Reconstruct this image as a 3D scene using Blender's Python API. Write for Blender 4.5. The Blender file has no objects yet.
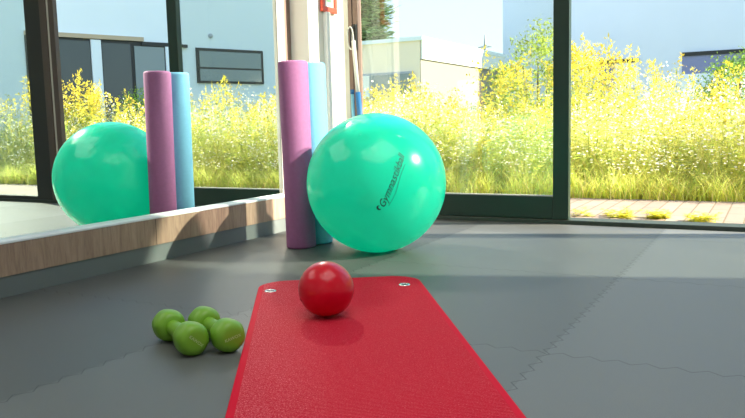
import bpy, bmesh, math, random
import numpy as np
from mathutils import Vector, Matrix, Euler
random.seed(7); RNG = np.random.default_rng(11)
C = bpy.context.scene.collection
PI = math.pi

# ---------------------------------------------------------------- materials
def new_mat(name):
    m = bpy.data.materials.new(name); m.use_nodes = True
    nt = m.node_tree; nt.nodes.clear()
    out = nt.nodes.new('ShaderNodeOutputMaterial')
    return m, nt, out

def N(nt, kind, **kw):
    n = nt.nodes.new(kind)
    for k, v in kw.items():
        if k.startswith('_'): setattr(n, k[1:], v)
        else: n.inputs[k.replace('__', ' ')].default_value = v
    return n

def principled(name, col, rough=.5, metal=0., bump=0., bscale=200., var=0., vscale=8., coat=0., spec=.5, emis=0.):
    m, nt, out = new_mat(name)
    b = nt.nodes.new('ShaderNodeBsdfPrincipled')
    b.inputs['Base Color'].default_value = (*col, 1)
    b.inputs['Roughness'].default_value = rough
    b.inputs['Metallic'].default_value = metal
    b.inputs['Coat Weight'].default_value = coat
    b.inputs['Specular IOR Level'].default_value = spec
    if emis:
        b.inputs['Emission Color'].default_value = (*col, 1); b.inputs['Emission Strength'].default_value = emis
    tc = nt.nodes.new('ShaderNodeTexCoord')
    if var:
        nz = N(nt, 'ShaderNodeTexNoise', Scale=vscale, Detail=5.)
        nt.links.new(tc.outputs['Object'], nz.inputs['Vector'])
        mx = nt.nodes.new('ShaderNodeMix'); mx.data_type = 'RGBA'
        mx.inputs['A'].default_value = tuple(max(0, c * (1 - var)) for c in col) + (1,)
        mx.inputs['B'].default_value = tuple(min(1, c * (1 + var)) for c in col) + (1,)
        nt.links.new(nz.outputs['Fac'], mx.inputs['Factor']); nt.links.new(mx.outputs['Result'], b.inputs['Base Color'])
    if bump:
        nz = N(nt, 'ShaderNodeTexNoise', Scale=bscale, Detail=3.)
        nt.links.new(tc.outputs['Object'], nz.inputs['Vector'])
        bp = N(nt, 'ShaderNodeBump', Strength=bump, Distance=.002)
        nt.links.new(nz.outputs['Fac'], bp.inputs['Height']); nt.links.new(bp.outputs['Normal'], b.inputs['Normal'])
    nt.links.new(b.outputs['BSDF'], out.inputs['Surface'])
    return m

def math_node(nt, op, a, b=None, c=None):
    n = nt.nodes.new('ShaderNodeMath'); n.operation = op
    for i, v in enumerate((a, b, c)):
        if v is None: continue
        if isinstance(v, (int, float)): n.inputs[i].default_value = v
        else: nt.links.new(v, n.inputs[i])
    return n.outputs[0]

def floor_material():
    m, nt, out = new_mat('puzzle_mat_rubber')
    tc = nt.nodes.new('ShaderNodeTexCoord'); sp = nt.nodes.new('ShaderNodeSeparateXYZ')
    nt.links.new(tc.outputs['Object'], sp.inputs[0])
    x, y = sp.outputs['X'], sp.outputs['Y']
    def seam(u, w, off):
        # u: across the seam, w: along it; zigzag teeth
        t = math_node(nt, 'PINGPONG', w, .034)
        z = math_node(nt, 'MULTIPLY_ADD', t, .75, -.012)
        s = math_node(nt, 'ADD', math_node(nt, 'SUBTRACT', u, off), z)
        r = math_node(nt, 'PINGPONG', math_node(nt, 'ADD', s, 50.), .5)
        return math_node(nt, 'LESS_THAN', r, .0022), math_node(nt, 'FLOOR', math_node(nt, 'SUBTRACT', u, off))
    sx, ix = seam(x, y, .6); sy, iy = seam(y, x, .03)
    sm = math_node(nt, 'MAXIMUM', sx, sy)
    cid = math_node(nt, 'ADD', math_node(nt, 'MULTIPLY', ix, 3.17), math_node(nt, 'MULTIPLY', iy, 7.31))
    wn = nt.nodes.new('ShaderNodeTexWhiteNoise'); wn.noise_dimensions = '1D'; nt.links.new(cid, wn.inputs['W'])
    n1 = N(nt, 'ShaderNodeTexNoise', Scale=2.3, Detail=6., Roughness=.6); nt.links.new(tc.outputs['Object'], n1.inputs['Vector'])
    n2 = N(nt, 'ShaderNodeTexNoise', Scale=420., Detail=2.); nt.links.new(tc.outputs['Object'], n2.inputs['Vector'])
    v = math_node(nt, 'MULTIPLY_ADD', n1.outputs['Fac'], .5, .62)
    v = math_node(nt, 'ADD', v, math_node(nt, 'MULTIPLY', wn.outputs['Value'], .10))
    v = math_node(nt, 'ADD', v, math_node(nt, 'MULTIPLY_ADD', ix, .22, .48))  # floor sheen and vignette painted in: tiles lighter towards the right
    v = math_node(nt, 'MULTIPLY', v, math_node(nt, 'MULTIPLY_ADD', n2.outputs['Fac'], .8, .6))
    v = math_node(nt, 'MULTIPLY', v, math_node(nt, 'MULTIPLY_ADD', sm, -.6, 1.))
    col = nt.nodes.new('ShaderNodeMix'); col.data_type = 'RGBA'; col.blend_type = 'MULTIPLY'
    col.inputs['Factor'].default_value = 1; col.inputs['A'].default_value = (.130, .139, .136, 1)
    cmb = nt.nodes.new('ShaderNodeCombineXYZ')
    for i in range(3): nt.links.new(v, cmb.inputs[i])
    nt.links.new(cmb.outputs[0], col.inputs['B'])
    b = nt.nodes.new('ShaderNodeBsdfPrincipled')
    nt.links.new(col.outputs['Result'], b.inputs['Base Color'])
    rg = math_node(nt, 'MULTIPLY_ADD', n1.outputs['Fac'], .22, .40)
    nt.links.new(rg, b.inputs['Roughness']); b.inputs['Specular IOR Level'].default_value = .55
    h = math_node(nt, 'ADD', math_node(nt, 'MULTIPLY', n2.outputs['Fac'], .5), math_node(nt, 'MULTIPLY', sm, -3.))
    bp = N(nt, 'ShaderNodeBump', Strength=.5, Distance=.0012); nt.links.new(h, bp.inputs['Height'])
    nt.links.new(bp.outputs['Normal'], b.inputs['Normal']); nt.links.new(b.outputs['BSDF'], out.inputs['Surface'])
    return m

def mat_material():
    m, nt, out = new_mat('red_ribbed_foam')
    tc = nt.nodes.new('ShaderNodeTexCoord'); sp = nt.nodes.new('ShaderNodeSeparateXYZ')
    nt.links.new(tc.outputs['Object'], sp.inputs[0]); x, y = sp.outputs['X'], sp.outputs['Y']
    nz = N(nt, 'ShaderNodeTexNoise', Scale=320., Detail=3.); nt.links.new(tc.outputs['Object'], nz.inputs['Vector'])
    nb = N(nt, 'ShaderNodeTexNoise', Scale=3., Detail=3.); nt.links.new(tc.outputs['Object'], nb.inputs['Vector'])
    wob = math_node(nt, 'MULTIPLY_ADD', nb.outputs['Fac'], .006, 0.)
    rib = math_node(nt, 'SINE', math_node(nt, 'MULTIPLY', math_node(nt, 'ADD', y, wob), 2 * PI / .0075))
    inner = math_node(nt, 'LESS_THAN', math_node(nt, 'ABSOLUTE', x), .279)
    h = math_node(nt, 'MULTIPLY', math_node(nt, 'ADD', rib, math_node(nt, 'MULTIPLY', nz.outputs['Fac'], 2.6)), inner)
    bp = N(nt, 'ShaderNodeBump', Strength=.9, Distance=.0014); nt.links.new(h, bp.inputs['Height'])
    k = math_node(nt, 'MULTIPLY', math_node(nt, 'POWER', nz.outputs['Fac'], 7.), math_node(nt, 'MULTIPLY', inner, math_node(nt, 'MAXIMUM', math_node(nt, 'MULTIPLY_ADD', x, -75., 1.), 5.)))  # sparkle painted into the colour as pale specks, stronger towards the left edge
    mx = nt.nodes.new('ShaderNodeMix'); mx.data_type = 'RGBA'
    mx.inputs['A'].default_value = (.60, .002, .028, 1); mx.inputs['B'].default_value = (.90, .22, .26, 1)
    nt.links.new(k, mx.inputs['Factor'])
    b = nt.nodes.new('ShaderNodeBsdfPrincipled'); nt.links.new(mx.outputs['Result'], b.inputs['Base Color'])
    b.inputs['Roughness'].default_value = .72; b.inputs['Specular IOR Level'].default_value = .10
    nt.links.new(bp.outputs['Normal'], b.inputs['Normal']); nt.links.new(b.outputs['BSDF'], out.inputs['Surface'])
    return m

def ball_material(name, col, tcol, trans, lines=True, rough=.2):
    m, nt, out = new_mat(name)
    b = nt.nodes.new('ShaderNodeBsdfPrincipled'); b.inputs['Base Color'].default_value = (*col, 1)
    b.inputs['Roughness'].default_value = rough; b.inputs['Coat Weight'].default_value = .35; b.inputs['Coat Roughness'].default_value = .08
    t = N(nt, 'ShaderNodeBsdfTranslucent'); t.inputs['Color'].default_value = (*tcol, 1)
    ms = nt.nodes.new('ShaderNodeMixShader'); ms.inputs[0].default_value = trans
    if lines:
        tc = nt.nodes.new('ShaderNodeTexCoord'); sp = nt.nodes.new('ShaderNodeSeparateXYZ'); nt.links.new(tc.outputs['Object'], sp.inputs[0])
        s = math_node(nt, 'PINGPONG', math_node(nt, 'ADD', sp.outputs['Z'], 5.), .011)
        g = math_node(nt, 'LESS_THAN', s, .0011)
        bp = N(nt, 'ShaderNodeBump', Strength=.35, Distance=.001); nt.links.new(g, bp.inputs['Height']); nt.links.new(bp.outputs['Normal'], b.inputs['Normal'])
    nt.links.new(b.outputs['BSDF'], ms.inputs[1]); nt.links.new(t.outputs[0], ms.inputs[2]); nt.links.new(ms.outputs[0], out.inputs['Surface'])
    return m

def glass_material(name, tint, refl=1.):
    m, nt, out = new_mat(name)
    tr = N(nt, 'ShaderNodeBsdfTransparent'); tr.inputs['Color'].default_value = (*tint, 1)
    gl = N(nt, 'ShaderNodeBsdfGlossy', Roughness=.0); gl.inputs['Color'].default_value = (1, 1, 1, 1)
    fr = N(nt, 'ShaderNodeFresnel'); ge = nt.nodes.new('ShaderNodeNewGeometry')
    nt.links.new(math_node(nt, 'MULTIPLY_ADD', ge.outputs['Backfacing'], 1 / 1.5 - 1.5, 1.5), fr.inputs['IOR'])
    ms = nt.nodes.new('ShaderNodeMixShader'); nt.links.new(math_node(nt, 'MULTIPLY', fr.outputs[0], refl), ms.inputs[0])
    nt.links.new(tr.outputs[0], ms.inputs[1]); nt.links.new(gl.outputs[0], ms.inputs[2]); nt.links.new(ms.outputs[0], out.inputs['Surface'])
    return m

def plant_material(name, trans=.45, gain=1.):
    m, nt, out = new_mat(name)
    a = nt.nodes.new('ShaderNodeAttribute'); a.attribute_name = 'Col'
    d = N(nt, 'ShaderNodeBsdfDiffuse'); t = N(nt, 'ShaderNodeBsdfTranslucent')
    ms = nt.nodes.new('ShaderNodeMixShader'); ms.inputs[0].default_value = trans
    nt.links.new(a.outputs['Color'], d.inputs['Color']); nt.links.new(a.outputs['Color'], t.inputs['Color'])
    nt.links.new(d.outputs[0], ms.inputs[1]); nt.links.new(t.outputs[0], ms.inputs[2]); nt.links.new(ms.outputs[0], out.inputs['Surface'])
    return m

def wood_material():
    m, nt, out = new_mat('oak_laminate')
    tc = nt.nodes.new('ShaderNodeTexCoord'); mp = nt.nodes.new('ShaderNodeMapping'); mp.inputs['Scale'].default_value = (1, 14, 1.6)
    nt.links.new(tc.outputs['Object'], mp.inputs['Vector'])
    n1 = N(nt, 'ShaderNodeTexNoise', Scale=3., Detail=8., Roughness=.65, Distortion=1.2); nt.links.new(mp.outputs[0], n1.inputs['Vector'])
    cr = nt.nodes.new('ShaderNodeValToRGB'); e = cr.color_ramp.elements
    e[0].position = .3; e[0].color = (.22, .14, .10, 1); e[1].position = .72; e[1].color = (.40, .28, .20, 1)
    nt.links.new(n1.outputs['Fac'], cr.inputs[0])
    sp = nt.nodes.new('ShaderNodeSeparateXYZ'); nt.links.new(tc.outputs['Object'], sp.inputs[0])
    j = math_node(nt, 'LESS_THAN', math_node(nt, 'PINGPONG', math_node(nt, 'ADD', sp.outputs['Y'], 50.07), .65), .002)
    mx = nt.nodes.new('ShaderNodeMix'); mx.data_type = 'RGBA'; mx.inputs['B'].default_value = (.05, .03, .02, 1)
    nt.links.new(j, mx.inputs['Factor']); nt.links.new(cr.outputs[0], mx.inputs['A'])
    b = nt.nodes.new('ShaderNodeBsdfPrincipled'); b.inputs['Roughness'].default_value = .5
    nt.links.new(mx.outputs['Result'], b.inputs['Base Color']); nt.links.new(b.outputs[0], out.inputs[0])
    return m

def paving_material():
    m, nt, out = new_mat('pavers')
    tc = nt.nodes.new('ShaderNodeTexCoord'); mp = nt.nodes.new('ShaderNodeMapping'); mp.inputs['Rotation'].default_value = (0, 0, PI / 2)
    mp.inputs['Location'].default_value = (0, .04, 0)
    nt.links.new(tc.outputs['Object'], mp.inputs['Vector'])
    br = N(nt, 'ShaderNodeTexBrick', Scale=1.); br.inputs['Color1'].default_value = (.29, .21, .165, 1); br.inputs['Color2'].default_value = (.34, .255, .205, 1)
    br.inputs['Mortar'].default_value = (.16, .12, .07, 1); br.inputs['Mortar Size'].default_value = .005
    br.inputs['Brick Width'].default_value = .4; br.inputs['Row Height'].default_value = .105
    nt.links.new(mp.outputs[0], br.inputs['Vector'])
    nz = N(nt, 'ShaderNodeTexNoise', Scale=5., Detail=6.); nt.links.new(tc.outputs['Object'], nz.inputs['Vector'])
    mx = nt.nodes.new('ShaderNodeMix'); mx.data_type = 'RGBA'; mx.blend_type = 'MULTIPLY'; mx.inputs['Factor'].default_value = .5
    nt.links.new(br.outputs[0], mx.inputs['A']); nt.links.new(nz.outputs['Color'], mx.inputs['B'])
    b = nt.nodes.new('ShaderNodeBsdfPrincipled'); b.inputs['Roughness'].default_value = .9
    nt.links.new(br.outputs[0], b.inputs['Base Color']); nt.links.new(b.outputs[0], out.inputs[0])
    return m

def mirror_material():
    m, nt, out = new_mat('silvered_mirror')
    g = N(nt, 'ShaderNodeBsdfGlossy', Roughness=0.); g.inputs['Color'].default_value = (.88, .93, .91, 1)
    nt.links.new(g.outputs[0], out.inputs[0]); return m

M = dict(
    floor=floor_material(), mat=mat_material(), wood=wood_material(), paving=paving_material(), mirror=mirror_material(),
    white=principled('white_paint', (.86, .87, .86), .6, bump=.15, bscale=60),
    column=principled('cream_paint', (.80, .77, .70), .6, bump=.15, bscale=60),
    ledge_top=principled('pale_ledge', (.72, .76, .78), .35),
    plinth=principled('grey_plinth', (.125, .145, .145), .5, var=.1),
    frame=principled('dark_green_frame', (.010, .030, .022), .38),
    frame_dark=principled('black_frame', (.012, .014, .013), .4),
    frame_brown=principled('brown_bronze_frame', (.25, .17, .145), .4, metal=.2, var=.15, vscale=20),
    frame_bronze=principled('dark_bronze_frame', (.07, .05, .042), .4),
    gasket=principled('pale_gasket', (.42, .40, .36), .5),
    threshold=principled('dark_threshold', (.028, .042, .034), .5, var=.3, vscale=30),
    metal=principled('polished_metal', (.75, .76, .75), .22, metal=1.),
    hole=principled('dark_hole', (.01, .012, .014), .7),
    redball=principled('red_vinyl', (.60, .002, .022), .3, coat=.35, spec=.25),
    ball=ball_material('turquoise_vinyl', (.015, .64, .45), (.05, .90, .72), .46),
    ink=principled('black_ink', (.01, .03, .03), .5),
    redball_mark=principled('dull_red_mark', (.3, .002, .01), .5),
    green=principled('green_vinyl', (.17, .38, .025), .38, bump=.06, bscale=90),
    greenmark=principled('pale_print', (.50, .64, .32), .5),
    purple=principled('purple_foam', (.31, .11, .26), .75, bump=.5, bscale=260, var=.12, vscale=60),
    blue=principled('blue_foam', (.16, .44, .64), .75, bump=.5, bscale=260, var=.08, vscale=60),
    alarm=principled('alarm_red', (.78, .11, .06), .4),
    alarm_glass=principled('alarm_plate', (.72, .74, .68), .3),
    green_mark=principled('green_symbol', (.20, .45, .25), .5),
    grey_mark=principled('grey_print', (.5, .5, .48), .6),
    strap=principled('white_webbing', (.80, .80, .78), .7),
    blue_grip=principled('blue_grip', (.02, .16, .42), .5),
    lblue=principled('light_blue_band', (.25, .62, .82), .5),
    glass=glass_material('door_glass', (.93, .96, .94), 1.3),
    glass_dark=glass_material('window_glass', (.86, .92, .90), 1.4),
    soil=principled('soil_and_grass', (.20, .22, .06), .95, var=.4, vscale=3),
    plants=plant_material('meadow_leaves', .5), flowers=plant_material('meadow_petals', .4),
    shrub=plant_material('shrub_leaves', .35), bark=principled('bark', (.12, .08, .05), .9, var=.3, vscale=20),
    bldg_blue=principled('pale_blue_render', (.70, .76, .82), .8, var=.03, vscale=1.),
    bldg_pale=principled('pale_render', (.84, .90, .93), .8, var=.03, vscale=1.),
    bldg_beige=principled('beige_render', (.95, .80, .62), .8, var=.03, vscale=1.),
    bldg_side=principled('sun_dimmed_beige', (.27, .245, .205), .8),  # darker copy of the beige, its colour offsets the sun on this side
    bldg_white=principled('white_render', (.88, .88, .85), .7),
    lintel=principled('tan_lintel', (.55, .42, .28), .7),
    pane=principled('blue_grey_pane', (.16, .19, .34), .12, spec=.8),
    pane_grey=principled('grey_pane', (.20, .25, .25), .12, spec=.8),
    pane_dark=principled('dark_pane', (.035, .05, .045), .12, spec=.8),
    steel=principled('grey_steel', (.4, .42, .45), .6),
    ceiling=principled('ceiling_paint', (.82, .82, .80), .8),
    wallp=principled('wall_paint', (.74, .74, .70), .8, bump=.1, bscale=50),
)

# ---------------------------------------------------------------- object helpers
def link(name, me, mat=None, parent=None, loc=None, rot=None, smooth=False):
    o = bpy.data.objects.new(name, me); C.objects.link(o)
    if mat: me.materials.append(mat)
    if parent is not None: o.parent = parent
    if loc is not None: o.location = loc
    if rot is not None: o.rotation_euler = rot
    if smooth:
        for p in me.polygons: p.use_smooth = True
    return o
def from_bm(name, bm, mat, parent=None, loc=None, rot=None, smooth=False):
    bmesh.ops.recalc_face_normals(bm, faces=bm.faces)
    me = bpy.data.meshes.new(name); bm.to_mesh(me); bm.free()
    return link(name, me, mat, parent, loc, rot, smooth)
def box_bm(bm, lo, hi, bev=0.):
    vs = [bm.verts.new((x, y, z)) for x in (lo[0], hi[0]) for y in (lo[1], hi[1]) for z in (lo[2], hi[2])]
    fs = [(0, 1, 3, 2), (4, 6, 7, 5), (0, 4, 5, 1), (2, 3, 7, 6), (0, 2, 6, 4), (1, 5, 7, 3)]
    faces = [bm.faces.new([vs[i] for i in f]) for f in fs]
    if bev:
        es = list({e for f in faces for e in f.edges})
        bmesh.ops.bevel(bm, geom=es, offset=bev, segments=2, affect='EDGES', profile=.5)
def box(name, lo, hi, mat, parent=None, bev=0.):
    """world-space corners; the object's origin goes to the box centre of its base"""
    c = ((lo[0] + hi[0]) / 2, (lo[1] + hi[1]) / 2, lo[2])
    bm = bmesh.new(); box_bm(bm, [lo[i] - c[i] for i in range(3)], [hi[i] - c[i] for i in range(3)], bev)
    loc = Vector(c)
    if parent is not None: loc = parent.matrix_basis.inverted() @ loc if parent.parent is None else loc
    return from_bm(name, bm, mat, parent, loc)
def lathe_bm(bm, prof, seg=48, mod=None, M4=None):
    rings = []
    for (r, z) in prof:
        if r < 1e-6: rings.append([bm.verts.new((0, 0, z))]); continue
        rings.append([bm.verts.new(((r * (mod(a) if mod else 1)) * math.cos(a), (r * (mod(a) if mod else 1)) * math.sin(a), z)) for a in [2 * PI * k / seg for k in range(seg)]])
    for A, B in zip(rings, rings[1:]):
        if len(A) == 1 and len(B) == 1: continue
        for k in range(seg):
            k2 = (k + 1) % seg
            if len(A) == 1: bm.faces.new((A[0], B[k2], B[k]))
            elif len(B) == 1: bm.faces.new((A[k], A[k2], B[0]))
            else: bm.faces.new((A[k], A[k2], B[k2], B[k]))
    if M4 is not None: bmesh.ops.transform(bm, matrix=M4, verts=[v for R in rings for v in R])
def tube_bm(bm, pts, r, seg=10, closed=False):
    pts = [Vector(p) for p in pts]; rings = []
    n = len(pts)
    for i, p in enumerate(pts):
        if closed: d = pts[(i + 1) % n] - pts[i - 1]
        else: d = pts[min(i + 1, n - 1)] - pts[max(i - 1, 0)]
        d.normalize(); a = Vector((0, 0, 1)) if abs(d.z) < .9 else Vector((1, 0, 0))
        u = d.cross(a).normalized(); v = d.cross(u)
        rr = r[i] if isinstance(r, (list, tuple)) else r
        rings.append([bm.verts.new(p + u * rr * math.cos(2 * PI * k / seg) + v * rr * math.sin(2 * PI * k / seg)) for k in range(seg)])
    pairs = list(zip(rings, rings[1:])) + ([(rings[-1], rings[0])] if closed else [])
    for A, B in pairs:
        for k in range(seg): bm.faces.new((A[k], A[(k + 1) % seg], B[(k + 1) % seg], B[k]))
    if not closed: bm.faces.new(rings[0]); bm.faces.new(rings[-1][::-1])
def empty(name, loc, rot=(0, 0, 0)):
    o = bpy.data.objects.new(name, None); C.objects.link(o); o.location = loc; o.rotation_euler = rot; o.empty_display_size = .05; return o
def tag(o, label=None, cat=None, group=None, kind=None):
    if label: o['label'] = label
    if cat: o['category'] = cat
    if group: o['group'] = group
    if kind: o['kind'] = kind
    return o
def struct(o, label, cat): return tag(o, label, cat, kind='structure')

# ---------------------------------------------------------------- the room (X along the glazing, Y towards it)
XM, XL, YB, H_ROOM = -2.497, -2.447, 4.2216, 3.75
X_R, Y_R = 4.4, -2.6
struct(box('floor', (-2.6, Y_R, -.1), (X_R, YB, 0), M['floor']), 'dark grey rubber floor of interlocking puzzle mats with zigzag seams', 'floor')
struct(box('ceiling', (-2.75, Y_R - .1, H_ROOM), (X_R + .1, YB + .14, H_ROOM + .15), M['ceiling']), 'plain white ceiling above the exercise room', 'ceiling')
struct(box('wall_left', (-2.75, Y_R - .1, 0), (-2.51, YB, H_ROOM), M['column']), 'painted side wall behind the long mirror', 'wall')
struct(box('wall_right', (X_R, Y_R - .1, 0), (X_R + .1, YB + .14, H_ROOM), M['wallp']), 'plain side wall facing the long mirror', 'wall')
struct(box('wall_rear', (-2.51, Y_R - .1, 0), (X_R, Y_R, H_ROOM), M['wallp']), 'plain wall opposite the glazed front', 'wall')
wb = bmesh.new()
box_bm(wb, (-2.51, YB, 3.50), (X_R, YB + .14, H_ROOM))
box_bm(wb, (3.9, YB, 0), (X_R, YB + .14, 3.50))
box_bm(wb, (-2.75, YB, -.1), (-2.43, YB + .14, 3.50))
struct(from_bm('wall_back', wb, M['wallp']), 'wall strips around the tall glazing towards the meadow', 'wall')
struct(box('wall_column', (-2.51, 3.668, 0), (-2.373, 4.07, H_ROOM), M['column'], bev=.004), 'cream pillar between the mirror and the sliding glass door', 'pillar')
# ledge under the mirror
struct(box('trim_1', (-2.51, Y_R, .077), (XL, 3.668, .195), M['wood']), 'brown wood-grain band running under the long mirror', 'trim')
struct(box('trim_2', (-2.51, Y_R, .195), (XL + .002, 3.668, .204), M['ledge_top'], bev=.002), 'thin pale ledge directly under the mirror', 'ledge')
struct(box('baseboard_left', (-2.51, Y_R, 0), (XL - .004, 3.668, .077), M['plinth']), 'grey skirting between the wood band and the rubber floor', 'skirting')
# the mirror
mr = empty('wall_mirror', (XM, 1.0, .204)); tag(mr, 'long frameless wall mirror above the wooden band, reflecting ball and meadow', 'mirror')
box('mirror_glass', (XM - .006, Y_R + .05, .204), (XM, 3.528, 2.6), M['mirror'], mr)
box('edge_strip', (XM - .008, 3.528, .204), (XM + .004, 3.60, 2.6), M['gasket'], mr)
box('gap_shade_strip', (XM - .006, 3.60, .204), (XM, 3.667, 2.6), M['frame_brown'], mr)  # brown strip painted in for the shade between mirror and pillar

# threshold and glazing
struct(box('trim_3', (-2.43, YB, -.1), (3.9, YB + .14, .024), M['threshold'], bev=.003), 'dark metal threshold track along the glazed front', 'threshold')
def slab(name, rects, mat, parent, y0, y1, bev=.003):
    bm = bmesh.new()
    for (x0, z0, x1, z1) in rects: box_bm(bm, (x0, y0, z0), (x1, y1, z1), bev)
    bmesh.ops.translate(bm, vec=-Vector(parent.location), verts=bm.verts)
    return from_bm(name, bm, mat, parent)
d1 = empty('door_1', (-1.7, YB + .03, .026)); struct(d1, 'sliding glass door leaf with wide dark green frame behind the big ball', 'door')
y0, y1 = YB + .005, YB + .055
slab('bottom_rail', [(-2.362, .027, -1.112, .157)], M['frame'], d1, y0, y1)
slab('top_rail', [(-2.362, 3.43, -1.112, 3.49)], M['frame'], d1, y0, y1)
slab('stile', [(-1.112, .027, -1.022, 3.49)], M['frame'], d1, y0, y1)
slab('stile', [(-2.400, .027, -2.362, 3.49)], M['frame_brown'], d1, y0, y1)
slab('bead', [(-2.362, .157, -1.112, .162)], M['gasket'], d1, y0 + .008, y1 - .01, 0)
slab('pane', [(-2.362, .157, -1.112, 3.43)], M['glass'], d1, YB + .034, YB + .036, 0)
hb = bmesh.new()
box_bm(hb, (-2.398, y0 - .022, 1.07), (-2.366, y0, 1.23), .004)
hd = from_bm('handle_plate', hb, M['frame_dark'], d1); hd.location = -Vector(d1.location)
tb = bmesh.new()
tube_bm(tb, [(-2.380, y0 - .02, 1.08), (-2.380, y0 - .06, 1.09), (-2.380, y0 - .06, 1.20), (-2.380, y0 - .02, 1.215)], .009)
hd2 = from_bm('pull_handle', tb, M['frame_dark'], d1, smooth=True); hd2.location = -Vector(d1.location)
struct(box('trim_4', (-2.43, YB + .0, .024), (-2.402, YB + .10, 3.50), M['frame_brown'], bev=.003), 'brown metal jamb between pillar and sliding door', 'jamb')
# central post cluster and fixed window further along (seen in the mirror)
w1 = empty('window_1', (.9, YB + .03, .03)); struct(w1, 'fixed window with black frame, seen only in the mirror', 'window')
slab('jamb', [(.19, .025, .25, 3.50)], M['frame_bronze'], w1, YB + .0, YB + .04)
slab('jamb_strip', [(.25, .025, .272, 3.50)], M['gasket'], w1, YB + .0, YB + .045)
slab('jamb', [(.272, .025, .345, 3.50)], M['frame_bronze'], w1, YB - .01, YB + .05)
slab('stile', [(.345, .025, .545, 3.50)], M['frame_dark'], w1, YB + .0, YB + .07)
slab('stile', [(3.81, .025, 3.899, 3.50)], M['frame_dark'], w1, YB + .0, YB + .07)
slab('bottom_rail', [(.545, .025, 3.81, .055)], M['frame_dark'], w1, YB + .0, YB + .07)
slab('top_rail', [(.545, 3.45, 3.81, 3.50)], M['frame_dark'], w1, YB + .0, YB + .07)
slab('pane', [(.545, .055, 3.81, 3.45)], M['glass_dark'], w1, YB + .034, YB + .036, 0)

# fire alarm call box and trunking on the pillar's window side
XC = -2.373
fa = empty('alarm_box', (XC, 3.89, 1.26)); tag(fa, 'red alarm box high on the white pillar above the blue roller', 'alarm box')
bm = bmesh.new()
for a in ((3.795, 1.26, 3.96, 1.292), (3.795, 1.49, 3.96, 1.52), (3.795, 1.292, 3.825, 1.49), (3.93, 1.292, 3.96, 1.49)):
    box_bm(bm, (XC, a[0], a[1]), (XC + .022, a[2], a[3]), .004)
bmesh.ops.translate(bm, vec=-Vector(fa.location), verts=bm.verts); from_bm('red_frame', bm, M['alarm'], fa)
bm = bmesh.new(); box_bm(bm, (XC, 3.825, 1.292), (XC + .014, 3.93, 1.49)); bmesh.ops.translate(bm, vec=-Vector(fa.location), verts=bm.verts)
pl = from_bm('plate', bm, M['alarm_glass'], fa)
bm = bmesh.new(); box_bm(bm, (.0142, -.03, .06), (.0155, .01, .12)); from_bm('symbol', bm, M['green_mark'], pl)
tr = box('cable_trunking', (XC + .0005, 3.825, .02), (XC + .030, 3.865, 1.26), M['white'], bev=.003)
tag(tr, 'white cable trunking running down the pillar below the red alarm box', 'cable duct')
bm = bmesh.new()
for k, (yy, zz, w, h) in enumerate(((4.02, 1.305, .03, .016), (4.03, 1.335, .022, .014), (4.035, 1.28, .012, .012), (4.05, 1.325, .008, .03))):
    box_bm(bm, (0, yy - 4.03, zz - 1.31), (.0015, yy + w - 4.03, zz + h - 1.31))
tag(from_bm('small_sign', bm, M['grey_mark'], None, (XC + .0005, 4.02, 1.29)), 'faint grey printed mark on the pillar right of the alarm box', 'sign')

# ---------------------------------------------------------------- text helper
FONT_CACHE = {}
def text_mesh(s, size, shear=0.):
    cu = bpy.data.curves.new('txt', 'FONT'); cu.body = s; cu.size = size; cu.shear = shear; cu.align_x = 'CENTER'; cu.align_y = 'CENTER'; cu.resolution_u = 3
    o = bpy.data.objects.new('txt', cu); C.objects.link(o); bpy.context.view_layer.update()
    me = bpy.data.meshes.new_from_object(o.evaluated_get(bpy.context.evaluated_depsgraph_get()))
    bpy.data.objects.remove(o); bpy.data.curves.remove(cu); return me

# ---------------------------------------------------------------- big gymnastic ball
BC = Vector((-1.636, 3.066, .325)); BR = .325
gb = empty('exercise_ball', (BC.x, BC.y, 0)); tag(gb, 'large turquoise exercise ball leaning on the foam rollers, real not reflected', 'exercise ball')
bm = bmesh.new(); bmesh.ops.create_uvsphere(bm, u_segments=128, v_segments=96, radius=BR)
# floor contact: the inflated ball flattens slightly
ROT = Euler((math.radians(38), math.radians(62), 0)).to_matrix()
inv = ROT.inverted()
for v in bm.verts:
    w = ROT @ v.co
    if w.z < -BR + .004: w.z = -BR + .004; 
    v.co = inv @ w
me = bpy.data.meshes.new('ball_skin'); bm.to_mesh(me); bm.free()
skin = link('ball_skin', me, M['ball'], gb, (0, 0, BR - .004), ROT.to_euler(), True)
n0 = Vector((.6507, -.756, .071)).normalized()
rgt = n0.cross(Vector((0, 0, 1))).normalized() * -1
upv = n0.cross(rgt)
if upv.z < 0: upv.negate()
if (Vector((.88, .47, 0))).dot(rgt) < 0: rgt.negate()
tdir = (rgt * .44 + upv * .95).normalized(); vdir = n0.cross(tdir).normalized()
def on_ball(u, v, lift=.0012):
    d = (n0 + tdir * (u / BR) + vdir * (v / BR)).normalized(); return BC - Vector(gb.location) - Vector((0, 0, .004)) + d * (BR + lift)
tm = text_mesh('Gymnastikball', .046, .4)
for v in tm.vertices: v.co = on_ball(v.co.x + .008, v.co.y + .004)
link('printed_lettering', tm, M['ink'], gb)
bm = bmesh.new()   # crescent mark at the start of the lettering
cx, cy = -.128, .012
A = [(cx + .012 * math.cos(t), cy + .012 * math.sin(t)) for t in [PI * .1 + PI * 1.25 * k / 14 for k in range(15)]]
B = [(cx + .004 + .008 * math.cos(t), cy - .003 + .008 * math.sin(t)) for t in [PI * .1 + PI * 1.25 * k / 14 for k in range(15)]]
va = [bm.verts.new(on_ball(*p)) for p in A]; vb = [bm.verts.new(on_ball(*p)) for p in B]
for k in range(14): bm.faces.new((va[k], va[k + 1], vb[k + 1], vb[k]))
sw = [(-.10 + .2 * k / 20, -.024 - .004 * math.sin(k / 20 * PI * 2)) for k in range(21)]
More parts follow.
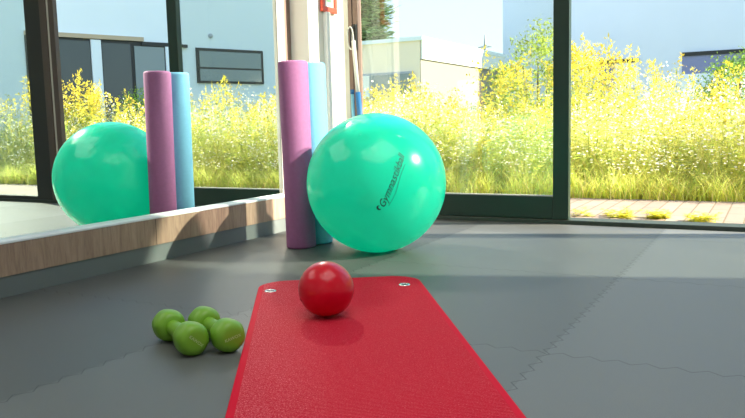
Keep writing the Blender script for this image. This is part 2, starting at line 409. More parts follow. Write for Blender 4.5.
va = [bm.verts.new(on_ball(u, v + .0016)) for u, v in sw]; vb = [bm.verts.new(on_ball(u, v)) for u, v in sw]
for k in range(20): bm.faces.new((va[k], va[k + 1], vb[k + 1], vb[k]))
from_bm('printed_emblem', bm, M['ink'], gb)
bm = bmesh.new(); lathe_bm(bm, [(0, .004), (.007, .0035), (.009, 0), (.0085, -.003)], 20)
pn = Vector((-.35, .9, .2)).normalized()
from_bm('valve_plug', bm, M['ball'], gb, BC - Vector(gb.location) - Vector((0, 0, .004)) + pn * BR, pn.to_track_quat('Z', 'Y').to_euler(), True)

# ---------------------------------------------------------------- foam rollers
def roller(name, mat, loc, top, label, h=.905, r=.0725):
    t = empty(name, loc)
    d = Vector((top[0] - loc[0], top[1] - loc[1], h)).normalized(); t.rotation_euler = d.to_track_quat('Z', 'Y').to_euler()
    prof = [(0, .0), (r - .006, 0), (r - .001, .004), (r, .012), (r - .0007, h * .5), (r, h - .014), (r - .003, h - .004), (r - .010, h), (r * .30, h), (.018, h - .002), (.018, h - .03), (0, h - .03)]
    bm = bmesh.new(); lathe_bm(bm, prof, 64); o = from_bm('foam_body', bm, mat, t, smooth=True)
    for p in o.data.polygons: p.use_smooth = abs(p.normal.z) < .7
    tag(t, label, 'foam roller'); return t
roller('foam_roller', M['purple'], (-2.0446, 3.030, 0), (-2.058, 3.03), 'tall purple foam roller standing upright left of the turquoise ball')
roller('foam_roller', M['blue'], (-2.040, 3.180, 0), (-2.052, 3.178), 'tall light blue foam roller standing behind the purple one')

# ---------------------------------------------------------------- exercise mat
ex = Vector((.831, .556, 0)); ey = Vector((-.556, .831, 0))     # ey points to the far end
def ts(t, s, z=0): return ex * t - ey * s + Vector((0, 0, z))
S_FAR, S_NEAR, T0, T1, TH = -2.79, -.99, -.172, .423, .015
mo = ts((T0 + T1) / 2, (S_FAR + S_NEAR) / 2)
mt = empty('exercise_mat', (mo.x, mo.y, 0), (0, 0, math.atan2(ex.y, ex.x))); tag(mt, 'red ribbed exercise mat lying on the grey floor under the red ball', 'exercise mat')
def rrect(w, l, r, n=14):
    P = []
    for cx, cy, a in ((w - r, l - r, 0), (-w + r, l - r, 90), (-w + r, -l + r, 180), (w - r, -l + r, 270)):
        for k in range(n + 1):
            q = math.radians(a + 90 * k / n); P.append((cx + r * math.cos(q), cy + r * math.sin(q)))
    return P
bm = bmesh.new(); hw, hl_ = (T1 - T0) / 2, (S_NEAR - S_FAR) / 2
rings = []
for off, z in ((.0015, 0), (0, .003), (0, TH - .003), (.001, TH - .001), (.004, TH)):
    rings.append([bm.verts.new((x, y, z)) for x, y in rrect(hw - off, hl_ - off, .105)])
nn = len(rings[0])
for A, B in zip(rings, rings[1:]):
    for k in range(nn): bm.faces.new((A[k], A[(k + 1) % nn], B[(k + 1) % nn], B[k]))
bm.faces.new(rings[-1]); bm.faces.new(rings[0][::-1])
from_bm('mat_body', bm, M['mat'], mt)
for t_, s_ in ((-.126, -2.617), (.355, -2.622)):
    xl, yl = t_ - (T0 + T1) / 2, -s_ + (S_FAR + S_NEAR) / 2
    bm = bmesh.new(); lathe_bm(bm, [(.013, -.001), (.013, .002), (.0145, .0032), (.019, .0028), (.0215, .0004), (.0215, -.0005)], 32)
    ey_o = from_bm('eyelet', bm, M['metal'], mt, (xl, yl, TH), smooth=True); ey_o['label'] = 'metal eyelet ring'
    bm = bmesh.new(); lathe_bm(bm, [(0, .0014), (.0132, .0014), (.0132, 0), (0, 0)], 24)
    from_bm('eyelet_hole', bm, M['hole'], ey_o)

# ---------------------------------------------------------------- red ball
rb = empty('gymnastics_ball', (-1.189, 1.887, TH)); tag(rb, 'small glossy red ball resting on the far end of the red mat', 'ball')
bm = bmesh.new(); bmesh.ops.create_uvsphere(bm, u_segments=96, v_segments=64, radius=.0845); from_bm('ball_skin', bm, M['redball'], rb, (0, 0, .0845), (.4, .3, 0), True)
bm = bmesh.new(); lathe_bm(bm, [(0, .001), (.0045, .001), (.006, 0), (.006, -.002)], 20)
pn = Vector((-.62, -.72, -.30)).normalized()
from_bm('valve_plug', bm, M['redball_mark'], rb, Vector((0, 0, .0845)) + pn * .0843, pn.to_track_quat('Z', 'Y').to_euler(), True)

# ---------------------------------------------------------------- dumbbells
def dumbbell(a, b, label, ang, first=None):
    a, b = Vector((a[0], a[1], .0)), Vector((b[0], b[1], .0)); mid = (a + b) / 2; d = (b - a).normalized(); L = .168
    R = .0450
    t = empty('dumbbell', (mid.x, mid.y, 0), (0, 0, math.atan2(d.y, d.x)))
    tag(t, label, 'dumbbell')
    rx = Matrix.Translation((0, 0, R * .985)) @ Matrix.Rotation(PI / 2, 4, 'Y') @ Matrix.Rotation(ang, 4, 'Z')
    hexm = lambda q: 1 - .035 * (1 - math.cos(6 * q)) / 2
    for sgn in (-1, 1):
        prof = []
        hlen = .037   # half length of a head along the bar
        h0 = hlen
        half = [(0, -h0), (.012, -h0), (.024, -h0 + .0003), (.031, -h0 + .0022), (.0375, -h0 + .0068), (.0415, -h0 + .013), (.0440, -h0 + .0205), (R, -h0 + .029), (R, -.002)]
        prof = half + [(r, -x) for r, x in half[::-1]]
        # neck towards the handle
        if sgn < 0: prof = [(r, -x) for r, x in prof][::-1]
        bm = bmesh.new(); lathe_bm(bm, prof, 60, hexm)
        bmesh.ops.remove_doubles(bm, verts=bm.verts, dist=1e-5)
        bmesh.ops.transform(bm, matrix=rx @ Matrix.Translation((0, 0, sgn * L / 2)), verts=bm.verts)
        head = from_bm('head', bm, M['green'], t, smooth=True)
        if sgn > 0:
            tm = text_mesh('KAWOX', .0120, 0.)
            Mx = Matrix.Translation((L / 2 + hlen + .0009, 0, R * .985)) @ Matrix.Rotation(ang * 1., 4, 'X') @ Matrix(((0, 0, 1, 0), (1, 0, 0, 0), (0, 1, 0, 0), (0, 0, 0, 1)))
            tm.transform(Mx); lg = link('printed_mark', tm, M['greenmark'], head)
    bm = bmesh.new(); n = 20; pr = []
    for k in range(n + 1):
        x = -.062 + .124 * k / n; q = abs(x) / .062
        pr.append((.0200 + .0022 * math.cos(x / .062 * 2.2) + .013 * max(0, q - .62) ** 1.3 * 2.2, x))
    lathe_bm(bm, pr, 32); bmesh.ops.transform(bm, matrix=rx, verts=bm.verts)
    from_bm('handle', bm, M['green'], t, smooth=True)
dumbbell((-1.488, 1.528), (-1.345, 1.455), 'green dumbbell on the floor, the one farther from the red mat', -.75)
dumbbell((-1.426, 1.600), (-1.264, 1.513), 'green dumbbell lying right beside the left edge of the red mat', .22)

# ---------------------------------------------------------------- things by the pillar
pb = Vector((-2.262, 4.13, 0)); ptop = Vector((-2.357, 4.155, 1.12)); pdv = (ptop - pb)
po = empty('leaning_pole', pb); tag(po, 'slim white pole with blue lower grip leaning between pillar and glass door', 'pole')
def seg(name, a, b, r, mat):
    bm = bmesh.new(); tube_bm(bm, [pdv * a, pdv * ((a + b) / 2), pdv * b], r, 14); return from_bm(name, bm, mat, po, smooth=True)
seg('white_shaft', .71, 1., .013, M['strap']); seg('blue_grip', .30, .712, .0175, M['blue_grip']); seg('tip', 0.004, .302, .013, M['strap'])
pb2 = Vector((-2.335, 4.11, 0)); st = empty('leaning_stick', pb2); tag(st, 'light blue stick standing beside the pillar left of the white pole', 'stick')
d2 = Vector((-2.372, 4.15, .80)) - pb2
bm = bmesh.new(); tube_bm(bm, [d2 * .004, d2 * .5, d2], .011, 12); from_bm('shaft', bm, M['lblue'], st, smooth=True)
bm = bmesh.new(); tube_bm(bm, [d2 * .985, d2 * 1.02], .0125, 12); from_bm('end_cap', bm, M['blue_grip'], st, smooth=True)
bm = bmesh.new()
lp = []
for k in range(24):
    q = 2 * PI * k / 24; lp.append((-2.380 + .020 * math.sin(q), y0 - .066 - .004 * math.cos(q), 1.138 + .070 * math.cos(q)))
tube_bm(bm, lp, .0045, 8, True)
for v in bm.verts: v.co -= Vector((-2.380, y0 - .066, 1.06))
tag(from_bm('strap_loop', bm, M['strap'], None, (-2.380, y0 - .066, 1.06), smooth=True), 'white loop strap hanging on the black door handle', 'strap')

# ---------------------------------------------------------------- outside ground
struct(box('trim_5', (-12, YB + .14, -.1), (16, 5.82, -.012), M['paving']), 'pinkish paved path between the glass front and the meadow', 'path')
struct(box('trim_6', (-130, 5.82, -.2), (60, 320, -.02), M['soil']), 'ground under and behind the wild meadow', 'ground')

# ---------------------------------------------------------------- vegetation
def template(kind, rng):
    V, F, K = [], [], []
    def quad(p, d, w, n, col):      # leaf: rhombus from p along d with width w, n side vector
        i = len(V); V.extend([p, p + d * .45 + n * w, p + d, p + d * .45 - n * w]); F.extend([(i, i + 1, i + 2), (i, i + 2, i + 3)]); K.extend([col] * 4)
    def ribbon(pts, w, col, tw=None):
        pts = [np.array(p, float) for p in pts]
        a = rng.uniform(0, PI) if tw is None else tw; s = np.array([math.cos(a), math.sin(a), 0]); i = len(V)
        for k, p in enumerate(pts):
            ww = w * (1 - k / (len(pts) - .8)); V.extend([p - s * ww, p + s * ww]); K.extend([col, col])
        for k in range(len(pts) - 1):
            j = i + 2 * k; F.extend([(j, j + 1, j + 3), (j, j + 3, j + 2)])
    def rv(): return rng.normal(size=3)
    green = np.array([.44, .53, .14]); lime = np.array([.74, .72, .20]); yel = np.array([.86, .70, .10]); straw = np.array([.72, .60, .30])
    if kind == 'goldenrod':
        h = 1.0; lean = rng.normal(size=2) * .10
        st = [np.array([lean[0] * (z / h) ** 2, lean[1] * (z / h) ** 2, z]) for z in np.linspace(0, h, 6)]
        ribbon(st, .0045, green * .8); ribbon(st, .0045, green * .8)
        for k in range(30):
            z = rng.uniform(.05, .86) * h; a = rng.uniform(0, 2 * PI); L = .11 * (1.15 - z / h * .6); d = np.array([math.cos(a), math.sin(a), rng.uniform(.1, .8)]) * L
            p = np.array([lean[0] * (z / h) ** 2, lean[1] * (z / h) ** 2, z]); c = lime * rng.uniform(.7, 1.15) if rng.random() < .65 else green * rng.uniform(.7, 1.2)
            quad(p, d, .008, np.array([-math.sin(a), math.cos(a), 0.3]), c)
        for k in range(9):
            z = .78 + .23 * k / 9; a = rng.uniform(0, 2 * PI); L = .13 * (1.15 - k / 9)
            p0 = np.array([lean[0] * z * z, lean[1] * z * z, z])
            for j in range(7):
                q = j / 6; p = p0 + np.array([math.cos(a), math.sin(a), .5 - .5 * q]) * L * q + rv() * .004
                d = rv() * .013 + np.array([0, 0, .012]); quad(p, d, .007, rv() * .7, yel * rng.uniform(.75, 1.1))
    elif kind == 'grass':
        for k in range(17):
            a = rng.uniform(0, 2 * PI); h = rng.uniform(.55, 1.0); b = rng.uniform(.05, .30); o = rng.normal(size=2) * .05
            pts = [np.array([o[0] + math.cos(a) * b * q ** 2, o[1] + math.sin(a) * b * q ** 2, h * (q - .12 * q ** 3)]) for q in np.linspace(0, 1, 5)]
            r = rng.random(); c = lime * rng.uniform(.8, 1.2) if r < .6 else (straw if r < .8 else green * 1.2)
            ribbon(pts, rng.uniform(.003, .006), c)
    elif kind == 'leafy':
        for s in range(2):
            o = rng.normal(size=2) * .04; lean = rng.normal(size=2) * .12; h = rng.uniform(.75, 1.)
            st = [np.array([o[0] + lean[0] * z * z, o[1] + lean[1] * z * z, z]) for z in np.linspace(0, h, 5)]; ribbon(st, .004, green)
            for k in range(24):
                z = rng.uniform(.03, .98) * h; a = rng.uniform(0, 2 * PI); L = rng.uniform(.05, .10)
                quad(np.array([o[0] + lean[0] * z * z, o[1] + lean[1] * z * z, z]), np.array([math.cos(a), math.sin(a), rng.uniform(-.1, .7)]) * L, .013, np.array([-math.sin(a), math.cos(a), .3]), (green * 1.25 if rng.random() < .45 else lime) * rng.uniform(.75, 1.15))
    elif kind == 'stems':     # branching stalks that carry the white flowers
        for s in range(6):
            a = rng.uniform(0, 2 * PI); h = rng.uniform(.8, 1.0); b = rng.uniform(.05, .22)
            pts = [np.array([math.cos(a) * b * q ** 1.5, math.sin(a) * b * q ** 1.5, h * q]) for q in np.linspace(0, 1, 4)]; ribbon(pts, .0032, lime * .9)
            for k in range(7):
                q = rng.uniform(.2, .95); p = np.array([math.cos(a) * b * q ** 1.5, math.sin(a) * b * q ** 1.5, h * q]); quad(p, rv() * .035 + np.array([0, 0, .03]), .005, rv() * .5, lime * rng.uniform(.7, 1.1))
    elif kind == 'daisies':
        for s in range(8):
            a = rng.uniform(0, 2 * PI); h = rng.uniform(.60, 1.03); b = rng.uniform(.05, .24)
            p = np.array([math.cos(a) * b, math.sin(a) * b, h])
            for k in range(3):
                q = p + rv() * np.array([.04, .04, .03]); n = rv(); n[2] += .8; n /= np.linalg.norm(n); u = np.cross(n, [1, .3, .2]); u /= np.linalg.norm(u); w = np.cross(n, u)
                r = rng.uniform(.008, .0125); i = len(V); V.append(q); K.append(np.array([.95, .90, .70]))
                for m in range(6):
                    t = m * PI / 3; V.append(q + (u * math.cos(t) + w * math.sin(t)) * r); K.append(np.array([.98, .93, .86]))
                for m in range(6): F.append((i, i + 1 + m, i + 1 + (m + 1) % 6))
    elif kind == 'leafball':   # a clump of shrub leaves, unit radius
        for k in range(70):
            d = rv(); d /= np.linalg.norm(d); p = d * rng.uniform(.3, 1.) ; e = rv() * .16; n = rv(); n /= np.linalg.norm(n)
            quad(p, e, .065, n, np.array([.20, .27, .07]) * rng.uniform(.6, 1.5))
    elif kind == 'needles':
        for k in range(80):
            d = rv(); d[2] = abs(d[2]) * .3 - .2; d /= np.linalg.norm(d); p = rv() * np.array([.35, .35, .12]); quad(p, d * .5, .035, rv() * .6, np.array([.16, .2, .09]) * rng.uniform(.6, 1.4))
    return np.array(V), np.array(F, int), np.clip(np.array(K), 0, 1)

def scatter(name, mat, items, parent=None, loc=(0, 0, 0), sub=None):
    """items: (template, x, y, z, scale, zscale, rot, gain rgb)"""
    Vs, Fs, Ks = [], [], []; base = 0
    for (T, x, y, z, s, sz, r, g) in items:
        V, F, K = T; c, q = math.cos(r), math.sin(r)
        W = np.empty_like(V); W[:, 0] = (V[:, 0] * c - V[:, 1] * q) * s + x; W[:, 1] = (V[:, 0] * q + V[:, 1] * c) * s + y; W[:, 2] = V[:, 2] * sz + z
        Vs.append(W); Fs.append(F + base); Ks.append(np.clip(K * g, 0, 1)); base += len(V)
    V = np.concatenate(Vs) - np.array(loc); F = np.concatenate(Fs); K = np.concatenate(Ks)
    me = bpy.data.meshes.new(name); me.vertices.add(len(V)); me.vertices.foreach_set('co', V.astype(np.float32).ravel())
    me.loops.add(len(F) * 3); me.loops.foreach_set('vertex_index', F.astype(np.int32).ravel())
    me.polygons.add(len(F)); me.polygons.foreach_set('loop_start', np.arange(0, len(F) * 3, 3, dtype=np.int32)); me.polygons.foreach_set('loop_total', np.full(len(F), 3, dtype=np.int32))
    me.update(calc_edges=True)
    at = me.color_attributes.new('Col', 'FLOAT_COLOR', 'POINT'); at.data.foreach_set('color', np.concatenate([K, np.ones((len(K), 1))], 1).astype(np.float32).ravel())
    return link(name, me, mat, parent, loc)

T = {k: [template(k, RNG) for _ in range(n)] for k, n in (('goldenrod', 5), ('grass', 6), ('leafy', 5), ('stems', 5), ('daisies', 5), ('leafball', 5), ('needles', 4))}
def height(x, y):
    h = 1.0 + .16 * math.sin(x * 1.7 + y) + .10 * math.sin(x * 4.1 + 1.3 * y)
    return h
plants, flowers = [], []
def add_patch(x0, x1, y0, y1, dens, hs=1.):
    n = int((x1 - x0) * (y1 - y0) * dens)
    for _ in range(n):
        x, y = RNG.uniform(x0, x1), RNG.uniform(y0, y1)
        u_ = x / y; hs = (.80 if u_ < -.245 else (.98 if u_ < -.115 else .80)) if x < .3 else .92
        if (x - 9.8) * .931 + (y - 12.2) * .364 > -.35: continue      # inside the wing building
        edge = min(1., .42 + (y - 5.86) * 1.0)
        h = height(x, y) * hs * edge * RNG.uniform(.72, 1.08); r = RNG.uniform(0, 2 * PI); g = RNG.uniform(.8, 1.2) * np.array([RNG.uniform(.9, 1.1), 1, RNG.uniform(.7, 1.3)])
        q = RNG.random()
        if q < .14 and edge > .7: plants.append((T['goldenrod'][RNG.integers(5)], x, y, -.02, 1., h * 1.10, r, g))
        elif q < .52: plants.append((T['grass'][RNG.integers(6)], x, y, -.02, 1., h * .80, r, g))
        elif q < .74: plants.append((T['leafy'][RNG.integers(5)], x, y, -.02, 1., h * .88, r, g))
        else:
            k = RNG.integers(5); plants.append((T['stems'][k], x, y, -.02, 1., h * 1.0, r, g)); flowers.append((T['daisies'][k], x, y, -.02, 1., h * 1.0, r, np.ones(3)))
add_patch(-6.2, 1.2, 5.88, 7.6, 150)
add_patch(-7.5, 1.2, 7.6, 10.5, 60)
add_patch(-9.5, 1.5, 10.5, 14.5, 18, 1.05)
add_patch(1.2, 7.5, 5.88, 8.2, 75, 1.0)
add_patch(1.2, 11.5, 8.2, 12.5, 28, 1.0)
# fringe of low grass over the path edge
for _ in range(900):
    x = RNG.uniform(-5.5, 6); y = 5.84 + abs(RNG.normal()) * .07 
    plants.append((T['grass'][RNG.integers(6)], x, y, -.02, .7, RNG.uniform(.10, .34), RNG.uniform(0, 6.28), RNG.uniform(1.1, 1.6) * np.array([1, 1, .9])))
tag(scatter('meadow_plants', M['plants'], plants), 'tall yellow-green wild meadow plants glowing behind the paved path', 'meadow', kind='stuff')
tag(scatter('meadow_flowers', M['flowers'], flowers), 'tiny white wildflowers scattered over the tall meadow', 'wildflowers', kind='stuff')

def golden_clump(cx, cy, rad, n, hh, label):
    t = []
    for _ in range(n):
        a, r = RNG.uniform(0, 2 * PI), rad * math.sqrt(RNG.random()); h = hh * (1 - .25 * (r / rad) ** 2) * RNG.uniform(.85, 1.05)
        t.append((T['goldenrod'][RNG.integers(5)], cx + r * math.cos(a), cy + r * math.sin(a), -.02, 1.5, h, a, RNG.uniform(.85, 1.15)))
    o = scatter('goldenrod_clump', M['plants'], t, None, (cx, cy, -.02)); tag(o, label, 'flowering shrub', 'taller goldenrod clumps in the meadow'); return o
golden_clump(-2.05, 9.6, .55, 46, 1.62, 'tall yellow goldenrod clump before the small blue window of the grey building')
golden_clump(-2.75, 8.6, .30, 22, 1.50, 'yellow goldenrod clump just right of the dark door post')
golden_clump(3.85, 7.3, .45, 40, 1.45, 'tall yellow goldenrod clump seen in the mirror left of the reflected rollers')
golden_clump(-4.55, 9.2, .4, 26, 1.25, 'yellow goldenrod clump in front of the beige building behind the glass door')

def shrub(cx, cy, rad, zc, hz, n, label, gain, clump=.34):
    t = empty('shrub', (cx, cy, -.02)); tag(t, label, 'shrub')
    bm = bmesh.new()
    for k in range(5):
        a = 2 * PI * k / 5; tube_bm(bm, [(0.05 * math.cos(a), .05 * math.sin(a), 0), (rad * .25 * math.cos(a), rad * .25 * math.sin(a), zc * .6), (rad * .5 * math.cos(a), rad * .5 * math.sin(a), zc + hz * .4)], [.03, .02, .008], 7)
    from_bm('stem', bm, M['bark'], t, smooth=True)
    it = []
    for _ in range(n):
        d = RNG.normal(size=3); d /= np.linalg.norm(d); q = RNG.uniform(.35, 1.) ** .6
        it.append((T['leafball'][RNG.integers(5)], cx + d[0] * rad * q, cy + d[1] * rad * q, zc + d[2] * hz * q, clump * rad, clump * rad, RNG.uniform(0, 6), gain * RNG.uniform(.7, 1.3)))
    o = scatter('foliage', M['shrub'], it, t, (0, 0, 0)); o.location = (-cx, -cy, .02); return t
shrub(-3.30, 11.6, .72, 1.05, 1.08, 90, 'tall light green shrub rising above the meadow behind the door glass', np.array([1.9, 1.7, 1.0]), .30)
shrub(-.52, 11.6, .52, .95, .50, 60, 'rounded dark green shrub before the blue-paned window at far right', np.array([1.15, 1.35, 1.1]), .34)
shrub(-4.25, 12.4, .42, .75, .45, 36, 'low dark green shrub left of the tall light green one', np.array([1.0, 1.15, 1.0]), .36)
shrub(5.6, 10.6, .55, .8, .55, 50, 'leafy green shrub in the mirror below the dark-paned building doors', np.array([1.4, 1.5, .9]), .34)

def conifer(cx, cy, h, r, label, gain):
    t = empty('conifer', (cx, cy, -.02)); tag(t, label, 'tree')
    bm = bmesh.new(); tube_bm(bm, [(0, 0, 0), (0, 0, h * .5), (0.05, 0, h)], [.22, .13, .02], 9); from_bm('trunk', bm, M['bark'], t, smooth=True)
    it = []
    for _ in range(520):
        q = RNG.uniform(.12, 1.) ; a = RNG.uniform(0, 6.283); rr = r * (1.04 - q) ** .8 * RNG.uniform(.35, 1.05)
        it.append((T['needles'][RNG.integers(4)], cx + rr * math.cos(a), cy + rr * math.sin(a), h * q - .1 * rr, 1.0, .8, a, gain * RNG.uniform(.7, 1.3)))
    o = scatter('foliage', M['shrub'], it, t, (0, 0, 0)); o.location = (-cx, -cy, .02)
conifer(-17.0, 30.5, 10.5, 1.6, 'tall tree rising behind the flat-roofed beige building', np.array([2.6, 2.6, 2.2]))

def weed(x, y, s, label):
    it = []
    for _ in range(9):
        it.append((T['leafy'][RNG.integers(5)], x + RNG.normal() * s * .5, y + RNG.normal() * s * .22, -.012, .55, RNG.uniform(.03, .065), RNG.uniform(0, 6), np.array([1.2, 1.1, .6])))
    tag(scatter('weed', M['plants'], it, None, (x, y, -.012)), label, 'weed', 'weeds growing in the path joints')
weed(-.86, 4.72, .14, 'yellow-green weed in the path joints nearest the dark door post')
weed(-.60, 4.74, .06, 'small yellow-green weed on the path, middle one of three')
weed(-.38, 4.62, .09, 'yellow-green weed on the path, farthest right of three')

# ---------------------------------------------------------------- buildings
ba = empty('building', (-13, 22, 0)); tag(ba, 'low flat-roofed beige building with a bright white side wall', 'building')
def pbox(name, lo, hi, mat, par, loc, bev=0.):
    bm = bmesh.new(); box_bm(bm, lo, hi, bev); bmesh.ops.translate(bm, vec=-Vector(loc), verts=bm.verts); return from_bm(name, bm, mat, par)
L0 = ba.location.copy(); XA = -9.12
pbox('wall', (-24, 20, 0), (XA - .02, 27.6, 3.02), M['bldg_beige'], ba, L0)
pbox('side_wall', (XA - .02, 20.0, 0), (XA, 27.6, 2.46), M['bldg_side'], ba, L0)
pbox('parapet', (-24.1, 19.95, 2.98), (XA + .08, 27.7, 3.09), M['bldg_pale'], ba, L0)
pbox('side_cladding', (XA, 20.02, 2.45), (XA + .06, 27.55, 2.98), M['bldg_white'], ba, L0)
w = pbox('window_frame', (-17.5, 19.93, 1.35), (-9.35, 19.99, 2.11), M['steel'], ba, L0)
for k in range(6): pbox('pane', (-17.43 + 1.35 * k, 19.90, 1.4), (-17.43 + 1.35 * k + 1.25, 19.935, 2.05), M['bldg_white'] if k != 5 else M['pane_grey'], w, L0)

bb = empty('building', (-2, 31, 0)); tag(bb, 'large pale blue-grey building with low window bands behind the meadow', 'building')
L0 = bb.location.copy()
pbox('wall', (-9.8, 29.5, 0), (4.5, 45, 11), M['bldg_blue'], bb, L0)
for (xa, xb, za, zb, mm) in ((-3.05, 2.5, 2.1, 2.90, 'pane'), (-5.98, -5.45, 1.7, 2.80, 'pane'), (-5.40, -4.55, 1.7, 2.80, 'bldg_white')):
    f_ = pbox('window_frame', (xa, 29.40, zb - .14), (xb, 29.5, zb), M['frame_dark'], bb, L0)
    pbox('pane', (xa, 29.44, za), (xb, 29.51, zb - .13), M[mm], f_, L0)
pbox('lower_wall', (-3.05, 29.38, 0), (3, 29.49, 2.12), M['bldg_pale'], bb, L0)

# wing seen in the mirror: origin at A0, local x along the wall, local y into the building
A0 = Vector((9.8, 12.2, 0)); ang = math.atan2(.931, -.364)
bw = empty('building', A0, (0, 0, ang)); tag(bw, 'pale blue wing with dark sliding doors, visible in the mirror', 'building')
def lb(name, lo, hi, mat, par):
    bm = bmesh.new(); box_bm(bm, lo, hi); return from_bm(name, bm, mat, par)
# local +y = left of direction = towards the room; so the facade is y=0 and the building lies at y<0
lb('wall', (-6, -7, 0), (15.5, 0, 4.9), M['bldg_pale'], bw)
lb('lintel', (-.8, 0, 2.80), (2.0, .10, 2.90), M['lintel'], bw)
lb('lintel', (1.95, 0, 2.70), (3.2, .07, 2.78), M['frame_dark'], bw)
dr = lb('sliding_door', (-.8, .0, .05), (2.75, .03, 2.80), M['frame_dark'], bw)
lb('pane', (-.75, .03, .1), (.66, .045, 2.74), M['pane_dark'], dr)
lb('pane', (.95, .03, .1), (1.66, .045, 2.72), M['pane_dark'], dr)
lb('pane', (1.76, .03, .1), (2.55, .045, 2.68), M['pane_grey'], dr)
lb('door_jamb', (.68, .03, .05), (.92, .08, 2.78), M['bldg_pale'], bw)
lb('pilaster', (2.58, 0, 0), (3.0, .07, 2.7), M['bldg_pale'], bw)
wf = lb('window_frame', (3.45, .0, 1.80), (5.5, .05, 2.72), M['frame_dark'], bw)
lb('pane', (3.53, .05, 2.22), (5.42, .06, 2.64), M['pane_grey'], wf)
lb('pane', (3.53, .05, 1.86), (5.42, .06, 2.17), M['pane_grey'], wf)
bm = bmesh.new(); lathe_bm(bm, [(0, 0), (.06, 0), (.06, .05), (.03, .07), (0, .07)], 16); from_bm('lamp', bm, M['steel'], bw, (3.9, .0, 3.05), (-PI / 2, 0, 0))

# pylon far away
px_ = Vector((-71.6, 200, -.02)); py_o = empty('pylon', px_); tag(py_o, 'thin grey lattice power pylon far beyond the beige building', 'pylon')
bm = bmesh.new(); Hh = 24.5
for sx in (-1, 1):
    for sy in (-1, 1): tube_bm(bm, [(sx * 2.2, sy * 2.2, 0), (sx * .5, sy * .5, Hh * .6), (0, 0, Hh)], .14, 5)
for k in range(7):
    z0, z1 = Hh * .085 * k, Hh * .085 * (k + 1); w0, w1 = 2.2 - 1.7 * z0 / (Hh * .6), 2.2 - 1.7 * z1 / (Hh * .6)
    tube_bm(bm, [(-w0, -w0, z0), (w1, -w1, z1)], .09, 4); tube_bm(bm, [(w0, -w0, z0), (-w1, -w1, z1)], .09, 4)
from_bm('mast', bm, M['steel'], py_o)
for z, w_ in ((Hh * .62, 3.4), (Hh * .74, 2.8), (Hh * .86, 2.0)):
    bm = bmesh.new(); tube_bm(bm, [(-w_, 0, z), (0, 0, z + .5), (w_, 0, z)], .14, 5); tube_bm(bm, [(-w_, 0, z), (w_, 0, z)], .1, 5); from_bm('cross_arm', bm, M['steel'], py_o)

# ---------------------------------------------------------------- light
S = Vector((1, .34, .61)).normalized()
sun = bpy.data.lights.new('sun', 'SUN'); sun.energy = 16.0; sun.angle = math.radians(.7); sun.color = (1, .90, .72)
so = bpy.data.objects.new('sun', sun); C.objects.link(so); so.rotation_euler = S.to_track_quat('Z', 'Y').to_euler(); so.location = (6, 6, 8)
wd = bpy.data.worlds.new('sky'); bpy.context.scene.world = wd; wd.use_nodes = True; nt = wd.node_tree; nt.nodes.clear()
tc = nt.nodes.new('ShaderNodeTexCoord'); sp = nt.nodes.new('ShaderNodeSeparateXYZ'); nt.links.new(tc.outputs['Generated'], sp.inputs[0])
cr = nt.nodes.new('ShaderNodeValToRGB'); e = cr.color_ramp.elements
e[0].position = 0; e[0].color = (.66, .74, .78, 1); e[1].position = .7; e[1].color = (.34, .56, .90, 1)
k = e.new(.12); k.color = (.56, .72, .84, 1)
nt.links.new(sp.outputs['Z'], cr.inputs[0]); bg = nt.nodes.new('ShaderNodeBackground'); bg.inputs[1].default_value = 1.65
nt.links.new(cr.outputs[0], bg.inputs[0]); wo = nt.nodes.new('ShaderNodeOutputWorld'); nt.links.new(bg.outputs[0], wo.inputs[0])
def area(name, loc, size, power, col=(1, 1, 1), rot=(0, 0, 0)):
    l = bpy.data.lights.new(name, 'AREA'); l.shape = 'RECTANGLE'; l.size, l.size_y = size; l.energy = power; l.color = col
    o = bpy.data.objects.new(name, l); C.objects.link(o); o.location = loc; o.rotation_euler = rot; return o
area('ceiling_fill', (.3, .8, H_ROOM - .03), (2.6, 3.6), 70, (1, .99, .96))  # added fill light to brighten the room, no panel seen
for i, (x, y) in enumerate(((-1.6, .5), (-.9, 1.2), (-1.3, -.3))):
    l = bpy.data.lights.new('ceiling_spot', 'POINT'); l.energy = 8; l.shadow_soft_size = .3; l.color = (1, .93, .82)
    o = bpy.data.objects.new('ceiling_spot', l); C.objects.link(o); o.location = (x, y, H_ROOM - .12)

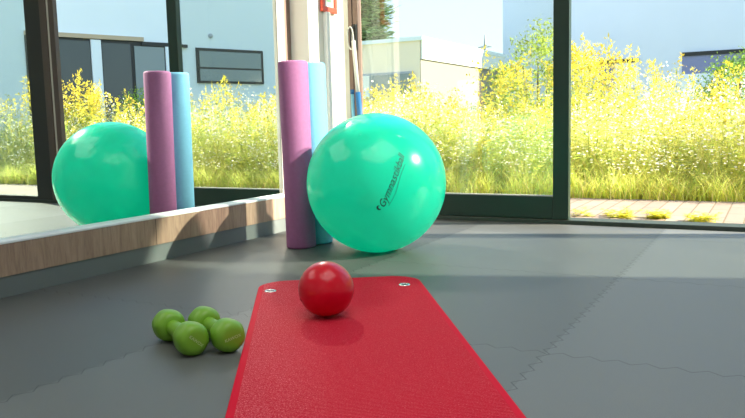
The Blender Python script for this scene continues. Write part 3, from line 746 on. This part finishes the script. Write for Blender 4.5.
sl = bpy.data.lights.new('mirror_bounce_helper', 'SPOT'); sl.energy = 45; sl.spot_size = math.radians(58); sl.spot_blend = .15; sl.shadow_soft_size = .02; sl.color = (1, .93, .80)  # added lamp standing in for sunlight bounced off the mirror
slo = bpy.data.objects.new('mirror_bounce_helper', sl); C.objects.link(slo); slo.location = (-2.44, 3.50, 1.35)
slo.rotation_euler = (slo.location - Vector((-1.45, 2.95, .25))).to_track_quat('Z', 'Y').to_euler()
s2 = bpy.data.lights.new('roller_sun_helper', 'SPOT'); s2.energy = 1600; s2.spot_size = math.radians(8.5); s2.spot_blend = .35; s2.shadow_soft_size = .03; s2.color = (1, .92, .78)  # added unseen lamp, stands in for sun on the rollers and ball
s2o = bpy.data.objects.new('roller_sun_helper', s2); C.objects.link(s2o); s2o.location = (2.6, 2.75, 3.45)
s2o.rotation_euler = (s2o.location - Vector((-2.04, 3.08, .62))).to_track_quat('Z', 'Y').to_euler()
# ---------------------------------------------------------------- camera
cam = bpy.data.cameras.new('camera'); co = bpy.data.objects.new('camera', cam); C.objects.link(co)
a_ = -.4962; pit, rol = .113, -.0247
n_ = Vector((math.cos(a_), math.sin(a_), 0)); m_ = Vector((-math.sin(a_), math.cos(a_), 0))
Fc = Vector((0, math.cos(pit), -math.sin(pit))); Uc = Vector((0, math.sin(pit), math.cos(pit))); Rc = Vector((1, 0, 0))
Rc, Uc = Rc * math.cos(rol) + Uc * math.sin(rol), Uc * math.cos(rol) - Rc * math.sin(rol)
toR = lambda v: Vector((v.dot(n_), v.dot(m_), v.z))
R_, U_, F_ = toR(Rc), toR(Uc), toR(Fc)
co.matrix_world = Matrix(((R_.x, U_.x, -F_.x, 0), (R_.y, U_.y, -F_.y, 0), (R_.z, U_.z, -F_.z, .5932), (0, 0, 0, 1)))
cam.sensor_width = 36; cam.lens = 744.45 / 745 * 36; cam.clip_end = 600; cam.clip_start = .02
bpy.context.scene.camera = co
sc = bpy.context.scene
sc.view_settings.view_transform = 'Standard'; sc.view_settings.look = 'None'; sc.view_settings.exposure = .3; sc.view_settings.gamma = 1.
sc.cycles.max_bounces = 10; sc.cycles.transparent_max_bounces = 24; sc.cycles.diffuse_bounces = 4; sc.cycles.glossy_bounces = 5
sc.cycles.caustics_reflective = True; sc.cycles.sample_clamp_indirect = 4
